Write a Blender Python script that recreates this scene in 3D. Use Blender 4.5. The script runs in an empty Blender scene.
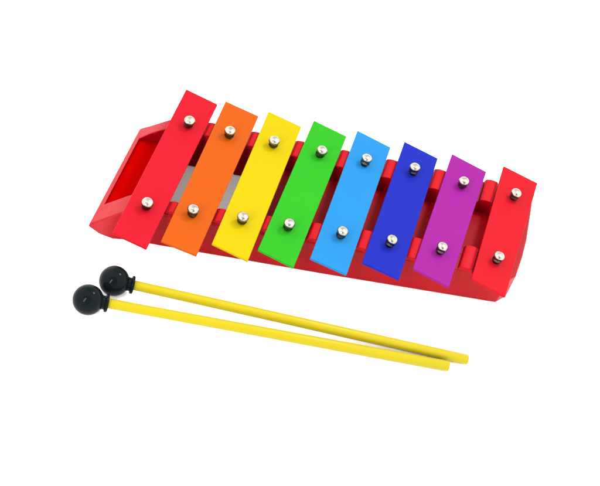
import bpy, bmesh, math, random
from mathutils import Vector, Matrix
random.seed(4)
U = 0.025                      # all plan measures below are in bar widths: one bar is 25 mm wide
S = bpy.context.scene
C = S.collection

# ------------------------------------------------------------------ materials
def lin(c):
    return tuple((v/255/12.92) if v/255 <= .04045 else ((v/255+.055)/1.055)**2.4 for v in c)

def material(name, col, rough=.45, spec=.2, metal=0, bump=0, bump_scale=300, vary=.04, coat=0, speck=0):
    m = bpy.data.materials.new(name); m.use_nodes = True
    nt = m.node_tree; b = nt.nodes['Principled BSDF']; L = nt.links.new
    b.inputs['Roughness'].default_value = rough
    b.inputs['Specular IOR Level'].default_value = spec
    b.inputs['Metallic'].default_value = metal
    b.inputs['Coat Weight'].default_value = coat
    tc = nt.nodes.new('ShaderNodeTexCoord')
    n = nt.nodes.new('ShaderNodeTexNoise'); n.inputs['Scale'].default_value = 45; n.inputs['Detail'].default_value = 5
    L(tc.outputs['Object'], n.inputs['Vector'])
    mix = nt.nodes.new('ShaderNodeMix'); mix.data_type = 'RGBA'
    mix.inputs[6].default_value = (*[max(0, v*(1-vary)) for v in col], 1)
    mix.inputs[7].default_value = (*[min(1, v*(1+vary)) for v in col], 1)
    L(n.outputs['Fac'], mix.inputs[0])
    out = mix.outputs[2]
    if speck:                                  # fine pale dust and pits
        s = nt.nodes.new('ShaderNodeTexNoise'); s.inputs['Scale'].default_value = 900; s.inputs['Detail'].default_value = 2
        L(tc.outputs['Object'], s.inputs['Vector'])
        r = nt.nodes.new('ShaderNodeValToRGB'); r.color_ramp.elements[0].position = .70; r.color_ramp.elements[1].position = .80
        L(s.outputs['Fac'], r.inputs[0])
        k = nt.nodes.new('ShaderNodeMath'); k.operation = 'MULTIPLY'; k.inputs[1].default_value = speck
        L(r.outputs[0], k.inputs[0])
        mx = nt.nodes.new('ShaderNodeMix'); mx.data_type = 'RGBA'; mx.inputs[7].default_value = (.5, .5, .5, 1)
        L(k.outputs[0], mx.inputs[0]); L(out, mx.inputs[6]); out = mx.outputs[2]
    L(out, b.inputs['Base Color'])
    if bump:
        n2 = nt.nodes.new('ShaderNodeTexNoise'); n2.inputs['Scale'].default_value = bump_scale; n2.inputs['Detail'].default_value = 3
        L(tc.outputs['Object'], n2.inputs['Vector'])
        bp = nt.nodes.new('ShaderNodeBump'); bp.inputs['Strength'].default_value = bump; bp.inputs['Distance'].default_value = .0004
        L(n2.outputs['Fac'], bp.inputs['Height']); L(bp.outputs[0], b.inputs['Normal'])
    rn = nt.nodes.new('ShaderNodeMapRange')
    rn.inputs['To Min'].default_value = max(0, rough-.06); rn.inputs['To Max'].default_value = rough+.08
    L(n.outputs['Fac'], rn.inputs['Value']); L(rn.outputs[0], b.inputs['Roughness'])
    return m

K = 4.55      # how many times over a white sheet is exposed on this bright sweep
def paint(name, rgb, **kw):
    return material(name, tuple(max(.001, v-.012)/K for v in lin(rgb)), **kw)

BAR = dict(rough=.45, spec=.025, bump=.15, bump_scale=260, vary=.025, speck=.03)
bar_mats = [paint('coral_red_paint', (255, 45, 61), **BAR), paint('orange_paint', (255, 117, 40), **BAR),
            paint('yellow_paint', (258, 230, 2), **BAR), paint('green_paint', (69, 221, 54), **BAR),
            paint('sky_blue_paint', (61, 174, 255), **BAR), paint('royal_blue_paint', (50, 64, 216), **BAR),
            paint('purple_paint', (196, 54, 186), **BAR), paint('bright_red_paint', (255, 45, 58), **BAR)]
M_red = paint('red_plastic', (243, 20, 42), rough=.38, spec=.10, bump=.25, bump_scale=500, vary=.05, speck=.04)
M_red_lit = paint('red_plastic_lit', (260, 34, 48), rough=.36, spec=.06, bump=.1, vary=.04)  # same plastic as the base, with extra light put into its colour
M_pocket = paint('pocket_reflection_red', (255, 0, 22), rough=.4, spec=.0, bump=.1, vary=.04)  # base plastic deepened; the red reflected from the pocket walls is painted in
M_nickel = material('nickel', (.235, .22, .19), rough=.2, metal=1, bump=.9, bump_scale=330, vary=.12)
M_shank = material('dark_steel', (.05, .045, .04), rough=.25, metal=1, vary=.2)
M_ball = material('black_plastic', (.002, .0035, .004), rough=.13, spec=.03, bump=.08, bump_scale=120, vary=.1)
M_stick = paint('yellow_lacquer', (255, 230, 42), rough=.32, spec=.08, bump=.2, bump_scale=160, vary=.05)
M_ground = material('white_sweep', (.92, .92, .92), rough=.9, spec=.1, vary=.004)

# ------------------------------------------------------------------ mesh helpers
def link(name, bm, mats, parent=None, smooth=False, bevel=0, segs=3):
    bmesh.ops.recalc_face_normals(bm, faces=bm.faces[:])
    me = bpy.data.meshes.new(name); bm.to_mesh(me); bm.free()
    for m in (mats if isinstance(mats, (list, tuple)) else [mats]): me.materials.append(m)
    for p in me.polygons: p.use_smooth = smooth
    o = bpy.data.objects.new(name, me); C.objects.link(o)
    if parent: o.parent = parent
    if bevel:
        b = o.modifiers.new('bevel', 'BEVEL'); b.width = bevel; b.segments = segs; b.limit_method = 'ANGLE'
        b.angle_limit = math.radians(25); b.harden_normals = True
        for p in me.polygons: p.use_smooth = True
    return o

def tag(o, label=None, cat=None, group=None, kind=None):
    for k, v in (('label', label), ('category', cat), ('group', group), ('kind', kind)):
        if v: o[k] = v
    return o

def empty(name, loc=(0, 0, 0)):
    o = bpy.data.objects.new(name, None); o.location = loc; o.empty_display_size = .02; C.objects.link(o); return o

def V(bm, pts): return [bm.verts.new((x*U, y*U, z*U)) for x, y, z in pts]

def ring_solid(bm, outer_top, outer_low, inner_top, inner_low):
    """closed frame: four loops of the same length"""
    a, b, c, d = V(bm, outer_top), V(bm, outer_low), V(bm, inner_top), V(bm, inner_low)
    n = len(a)
    for i in range(n):
        j = (i+1) % n
        bm.faces.new((a[i], a[j], c[j], c[i])); bm.faces.new((a[j], a[i], b[i], b[j]))
        bm.faces.new((c[i], c[j], d[j], d[i])); bm.faces.new((d[i], d[j], b[j], b[i]))

def prism(bm, top, low):
    a, b = V(bm, top), V(bm, low); n = len(a)
    bm.faces.new(a); bm.faces.new(b[::-1])
    for i in range(n):
        j = (i+1) % n; bm.faces.new((a[j], a[i], b[i], b[j]))

def lathe(bm, prof, axis_m=None, seg=40, mat=None):
    """prof: (r, z[, mat]) in bar widths, round z; capped where r is 0"""
    M = axis_m or Matrix.Identity(4)
    rows = []
    for p in prof:
        r, z = p[0], p[1]
        if r < 1e-6: rows.append([bm.verts.new(M @ Vector((0, 0, z*U)))])
        else: rows.append([bm.verts.new(M @ Vector((r*U*math.cos(2*math.pi*k/seg), r*U*math.sin(2*math.pi*k/seg), z*U))) for k in range(seg)])
    for q in range(len(rows)-1):
        A, B = rows[q], rows[q+1]
        for k in range(seg):
            l = (k+1) % seg
            if len(A) == 1 and len(B) == 1: continue
            if len(A) == 1: f = bm.faces.new((A[0], B[k], B[l]))
            elif len(B) == 1: f = bm.faces.new((A[k], B[0], A[l]))
            else: f = bm.faces.new((A[k], B[k], B[l], A[l]))
            f.material_index = prof[q][2] if len(prof[q]) > 2 else 0
            f.smooth = True

# ------------------------------------------------------------------ ground
bm = bmesh.new(); prism(bm, [(-400, -400, 0), (400, -400, 0), (400, 400, 0), (-400, 400, 0)], [(-400, -400, -2), (400, -400, -2), (400, 400, -2), (-400, 400, -2)])
tag(link('ground', bm, M_ground), 'plain white studio sweep the xylophone and mallets lie on', 'ground', kind='structure')

# ------------------------------------------------------------------ xylophone
X = empty('xylophone')
tag(X, 'toy xylophone with eight rainbow coloured bars on a red plastic base with a handle', 'xylophone')

TOP = .78
SK = .27                                     # the ends of the base run askew, parallel to the bars
def left(y, d=0): return -6.19 + (y+1.74)*SK + d
def fin(x): return -1.19 + .056*(x+4.1)      # inner edge of the front rail
def bin_(x): return 1.40 - .040*(x+3.4)      # inner edge of the back rail

# main frame: sloping outer walls, flat rails, steep inner walls
FLx, BLx = left(-1.55, .98), left(1.95, .98)
ot = [(FLx, -1.60, TOP), (0, -1.57, TOP), (4.92, -1.55, TOP), (5.14, -1.38, TOP), (5.40, -.66, TOP), (5.60, .00, TOP), (5.91, 1.36, TOP), (5.95, 1.72, TOP), (5.80, 1.93, TOP), (0, 1.97, TOP), (BLx, 1.95, TOP)]
ol = [(left(-1.95, .98), -1.985, 0), (0, -1.91, 0), (4.80, -1.79, 0), (5.14, -1.50, 0), (5.42, -.66, 0), (5.61, .00, 0), (5.92, 1.38, 0), (5.98, 1.80, 0), (5.82, 2.03, 0), (0, 2.07, 0), (left(2.05, .98), 2.05, 0)]
lx, rx = -4.25, 4.35
def skx(x, y): return x + y*SK
it = [(skx(lx, fin(-4.3)), fin(-4.3), TOP), (0, fin(0), TOP), (skx(rx, -.6), fin(4.3), TOP), (skx(rx+.05, -.4), -.40, TOP), (skx(rx+.08, -.2), -.20, TOP), (skx(rx+.09, .25), .25, TOP), (skx(rx+.08, .7), .70, TOP),
      (skx(rx+.04, .95), .95, TOP), (skx(rx, 1.1), bin_(4.6), TOP), (0, bin_(0), TOP), (skx(lx, bin_(-4)), bin_(-4), TOP)]
il = [(x, y*.985 if y < 1.02 else 1.02, 0) for x, y, z in it]
bm = bmesh.new(); ring_solid(bm, ot, ol, it, il)
link('base', bm, M_red, X, bevel=.05*U)

# sunk panel that closes the base under bars four to eight
bm = bmesh.new()
pts = [(skx(-1.72, -1.15), -1.15), (4.2, -1.0), (skx(4.6, 1.2), 1.2), (skx(-1.72, 1.45), 1.45)]
prism(bm, [(x, y, .42) for x, y in pts], [(x, y, .04) for x, y in pts])
link('floor_panel', bm, M_red_lit, X, bevel=.02*U)  # base plastic in its brightened copy, to lift the shaded panel

# wedge handle on the left end, its grip pocket
w = 1.0
hi = TOP-.005
ot = [(left(-1.74), -1.74, .07), (left(-1.74, .24), -1.70, .24), (left(-1.64, .7), -1.62, .60), (left(-1.6, w), -1.605, hi), (left(1.94, w), 1.945, hi), (left(1.95, .72), 1.95, hi-.10), (left(1.97, .36), 1.97, .37), (left(1.99), 1.98, .08)]
ol = [(left(-1.76), -1.76, 0), (left(-1.95, .35), -1.95, 0), (left(-2.02, .7), -2.03, 0), (left(-1.99, w), -1.99, 0), (left(2.04, w), 2.045, 0), (left(2.06, .72), 2.07, 0), (left(2.09, .35), 2.09, 0), (left(2.08), 2.08, 0)]
it = [(left(-1.02, .13), -1.02, .15), (left(-1.0, .35), -1.0, .33), (left(-.97, .6), -.97, .53), (left(-.95, .80), -.95, .69), (left(1.60, .80), 1.60, .69), (left(1.59, .6), 1.59, .56), (left(1.56, .35), 1.56, .38), (left(1.53, .13), 1.53, .17)]
il = [(x, y, 0) for x, y, z in it]
bm = bmesh.new(); ring_solid(bm, ot, ol, it, il)
hd = link('handle', bm, M_red, X, bevel=.035*U)
bm = bmesh.new()
pts = [(left(-1.1, .08), -1.1), (left(-1.1, .9), -1.1), (left(1.7, .9), 1.7), (left(1.7, .08), 1.7)]
prism(bm, [(x, y, .09) for x, y in pts], [(x, y, .02) for x, y in pts])
link('pocket_floor', bm, M_pocket, hd)

# bars: corners (back left, back right, front right, front left) in plan, as measured
bars = [[[-4.151, 2.912], [-3.26, 2.572], [-4.801, -2.992], [-5.673, -2.685]],
        [[-3.043, 2.763], [-2.105, 2.443], [-3.56, -2.918], [-4.467, -2.661]],
        [[-1.827, 2.714], [-0.887, 2.376], [-2.264, -2.787], [-3.195, -2.438]],
        [[-0.531, 2.728], [0.409, 2.366], [-1.086, -2.726], [-2.014, -2.352]],
        [[0.733, 2.691], [1.687, 2.29], [0.304, -2.635], [-0.65, -2.316]],
        [[2.115, 2.635], [3.076, 2.24], [1.714, -2.472], [0.732, -2.133]],
        [[3.526, 2.538], [4.514, 2.104], [3.068, -2.415], [2.109, -2.002]],
        [[5.074, 2.484], [6.063, 2.074], [4.63, -2.389], [3.728, -1.989]]]
pegs = [[[-4.032, 1.504], [-4.923, -1.672]], [[-2.905, 1.419], [-3.749, -1.634]], [[-1.686, 1.399], [-2.463, -1.547]], [[-0.395, 1.389], [-1.266, -1.476]], [[0.881, 1.397], [0.144, -1.401]], [[2.29, 1.44], [1.476, -1.372]], [[3.709, 1.32], [2.877, -1.288]], [[5.228, 1.266], [4.469, -1.231]]]
names = ['coral red bar, the longest one, beside the handle', 'orange bar, second from the handle', 'yellow bar between the orange and green ones', 'green bar between the yellow and light blue ones',
         'light blue bar between the green and dark blue ones', 'dark royal blue bar', 'purple bar beside the bright red end bar', 'bright red bar, the shortest one, at the end without handle']
HB = 1.0; TH = .075
prof = [(0, -.28), (.085, -.28, 1), (.085, .055, 1), (.125, .06, 1), (.13, .10, 1), (.10, .125, 0), (.118, .165, 0), (.146, .195, 0), (.152, .225, 0), (.146, .25, 0), (.128, .283, 0), (.095, .308, 0), (.05, .324, 0), (0, .328, 0)]
ringprof = [(.098, .0005), (.10, .012), (.14, .014), (.15, .004), (.15, -.01)]
proto = None
for i, q in enumerate(bars):
    cx = sum(p[0] for p in q)/4; cy = sum(p[1] for p in q)/4
    bm = bmesh.new()
    prism(bm, [(x-cx, y-cy, 0) for x, y in q], [(x-cx, y-cy, -TH) for x, y in q])
    b = link('bar', bm, bar_mats[i], X, bevel=.018*U, segs=3)
    b.location = (cx*U, cy*U, HB*U); tag(b, names[i])
    for (px, py) in pegs[i]:
        if proto is None:
            pb = bmesh.new(); lathe(pb, prof, seg=32)
            pg = link('peg', pb, [M_nickel, M_shank], b, smooth=True); proto = pg
        else:
            pg = proto.copy(); C.objects.link(pg); pg.parent = b
        pg.location = ((px-cx)*U, (py-cy)*U, 0)
        pg.rotation_euler = (math.radians(random.uniform(-7, 7)), math.radians(random.uniform(-7, 7)), random.uniform(0, 6))

# rounded tabs that stand on both rails between the bars
def edge_x(a, b, y): return a[0] + (b[0]-a[0])*(y-a[1])/(b[1]-a[1])
for i in range(7):
    L, Rr = bars[i], bars[i+1]
    for y0, y1 in ((-1.56, None), (None, 1.93)):
        def mid(y): return (edge_x(L[1], L[2], y)+edge_x(Rr[0], Rr[3], y))/2 + .05
        if y0 is None: y0 = bin_(mid(1.4)) - .012
        if y1 is None: y1 = fin(mid(-1)) + .012
        wd = .19 if i < 4 else .215
        bm = bmesh.new(); rows = []
        dx, dy = mid(y1)-mid(y0), y1-y0; ln = math.hypot(dx, dy); ux, uy = dx/ln, dy/ln
        for t in (0, 1):
            row = []
            cx, cy = mid(y0)+dx*t, y0+dy*t
            for k in range(13):
                a = math.pi*k/12
                ox = -wd*math.cos(a); oz = .70 + .205*(math.sin(a)**.38)
                row.append((cx+ox*uy, cy-ox*ux*.35, oz))
            row = [(row[0][0], row[0][1], .6)] + row + [(row[-1][0], row[-1][1], .6)]
            rows.append(V(bm, row))
        n = len(rows[0])
        for k in range(n-1): bm.faces.new((rows[0][k], rows[0][k+1], rows[1][k+1], rows[1][k]))
        bm.faces.new(rows[0]); bm.faces.new(rows[1][::-1]); bm.faces.new((rows[0][0], rows[1][0], rows[1][-1], rows[0][-1]))
        link('spacer_tab', bm, M_red_lit, X, bevel=.03*U)

# ------------------------------------------------------------------ mallets
def mallet(ball, end, label):
    B = Vector((ball[0], ball[1], .375))*U; E = Vector((end[0], end[1], .138))*U
    root = empty('mallet', (B.x, B.y, 0)); tag(root, label, 'mallet', 'pair of yellow handled mallets in front of the xylophone')
    ax = (E-B); Lh = ax.length/U
    Mx = Matrix.Translation(B - Vector((B.x, B.y, 0))) @ ax.to_track_quat('Z', 'Y').to_matrix().to_4x4()
    bm = bmesh.new()
    r = .375; pr = [(0, -r)]
    for k in range(1, 25):
        a = -math.pi/2 + math.pi*k/26*.93
        pr.append((r*math.cos(a), r*math.sin(a)))
    pr += [(.185, .335), (.168, .352), (.165, .388), (.175, .405), (.218, .415), (.226, .432), (.224, .468), (.212, .482), (.125, .484), (.125, .42), (0, .42)]
    lathe(bm, pr, Mx, 64)
    link('head', bm, M_ball, root, smooth=True)
    bm = bmesh.new()
    rr = .122
    lathe(bm, [(0, .3), (rr, .3), (rr*1.06, Lh*.5), (rr*1.13, Lh-.02), (rr*1.02, Lh), (0, Lh)], Mx, 32)
    o = link('stick', bm, M_stick, root, smooth=True)
    e = o.modifiers.new('edges', 'EDGE_SPLIT'); e.split_angle = math.radians(40)
mallet([-5.995, -4.374], [3.232, -4.296], 'yellow mallet with black ball head, the one lying nearer the viewer, farther from the xylophone')
mallet([-5.426, -3.661], [3.772, -3.981], 'yellow mallet with black ball head, the one lying closer to the xylophone')

# ------------------------------------------------------------------ camera
cam = bpy.data.cameras.new('camera'); co = bpy.data.objects.new('camera', cam); C.objects.link(co)
Rt = ((0.961733, -0.182084, -0.204733), (0.00195, 0.75176, -0.659434), (0.273982, 0.6338, 0.723347))
m = Matrix(Rt).to_4x4(); m.translation = Vector((-8.2132, -25.3555, 26.753))*U
co.matrix_world = m
cam.sensor_width = 36; cam.sensor_fit = 'HORIZONTAL'; cam.lens = 1400/600*36; cam.clip_start = .01; cam.clip_end = 100
S.camera = co

# ------------------------------------------------------------------ light: a white studio tent, overexposed as in catalogue pictures
W = bpy.data.worlds.new('World'); S.world = W; W.use_nodes = True
nt = W.node_tree; bg = nt.nodes['Background']
tc = nt.nodes.new('ShaderNodeTexCoord'); sp = nt.nodes.new('ShaderNodeSeparateXYZ'); mr = nt.nodes.new('ShaderNodeMapRange')
nt.links.new(tc.outputs['Generated'], sp.inputs[0]); nt.links.new(sp.outputs['Z'], mr.inputs['Value'])
mr.inputs['From Min'].default_value = 0; mr.inputs['From Max'].default_value = 1; mr.inputs['To Min'].default_value = 2.9; mr.inputs['To Max'].default_value = 3.5
# added dark patch in the world around the camera direction, darkens balls and pegs
dp = nt.nodes.new('ShaderNodeVectorMath'); dp.operation = 'DOT_PRODUCT'
nt.links.new(tc.outputs['Generated'], dp.inputs[0]); dp.inputs[1].default_value = Vector((-.2047, -.6594, .7233)).normalized()
g = nt.nodes.new('ShaderNodeMapRange'); g.interpolation_type = 'SMOOTHSTEP'
g.inputs['From Min'].default_value = .74; g.inputs['From Max'].default_value = .94; g.inputs['To Min'].default_value = 1; g.inputs['To Max'].default_value = .22
nt.links.new(dp.outputs['Value'], g.inputs['Value'])
ml = nt.nodes.new('ShaderNodeMath'); ml.operation = 'MULTIPLY'
nt.links.new(mr.outputs[0], ml.inputs[0]); nt.links.new(g.outputs[0], ml.inputs[1])
# and an added dim patch in the mirror direction, less sheen on bars
d2 = nt.nodes.new('ShaderNodeVectorMath'); d2.operation = 'DOT_PRODUCT'
nt.links.new(tc.outputs['Generated'], d2.inputs[0]); d2.inputs[1].default_value = Vector((.2047, .6594, .7233)).normalized()
g2 = nt.nodes.new('ShaderNodeMapRange'); g2.interpolation_type = 'SMOOTHSTEP'
g2.inputs['From Min'].default_value = .72; g2.inputs['From Max'].default_value = .96; g2.inputs['To Min'].default_value = 1; g2.inputs['To Max'].default_value = .55
nt.links.new(d2.outputs['Value'], g2.inputs['Value'])
m2 = nt.nodes.new('ShaderNodeMath'); m2.operation = 'MULTIPLY'
nt.links.new(ml.outputs[0], m2.inputs[0]); nt.links.new(g2.outputs[0], m2.inputs[1])
nt.links.new(m2.outputs[0], bg.inputs['Strength']); bg.inputs['Color'].default_value = (1, 1, 1, 1)

def softbox(name, loc, size, power, target=(0, 0, 0)):
    l = bpy.data.lights.new(name, 'AREA'); l.shape = 'RECTANGLE'; l.size, l.size_y = size; l.energy = power
    o = bpy.data.objects.new(name, l); C.objects.link(o); o.location = loc
    o.rotation_euler = (Vector(target)-Vector(loc)).to_track_quat('-Z', 'Y').to_euler()
softbox('key_softbox', (.50, .42, 1.15), (.24, .24), 11)
softbox('added_front_fill', (-.50, -.60, .50), (.06, .42), 5.5)  # added fill lamp, front left: lifts front shadows, gives the balls glints

S.view_settings.view_transform = 'Standard'; S.view_settings.look = 'None'; S.view_settings.exposure = .42; S.view_settings.gamma = 1
S.render.engine = 'CYCLES'
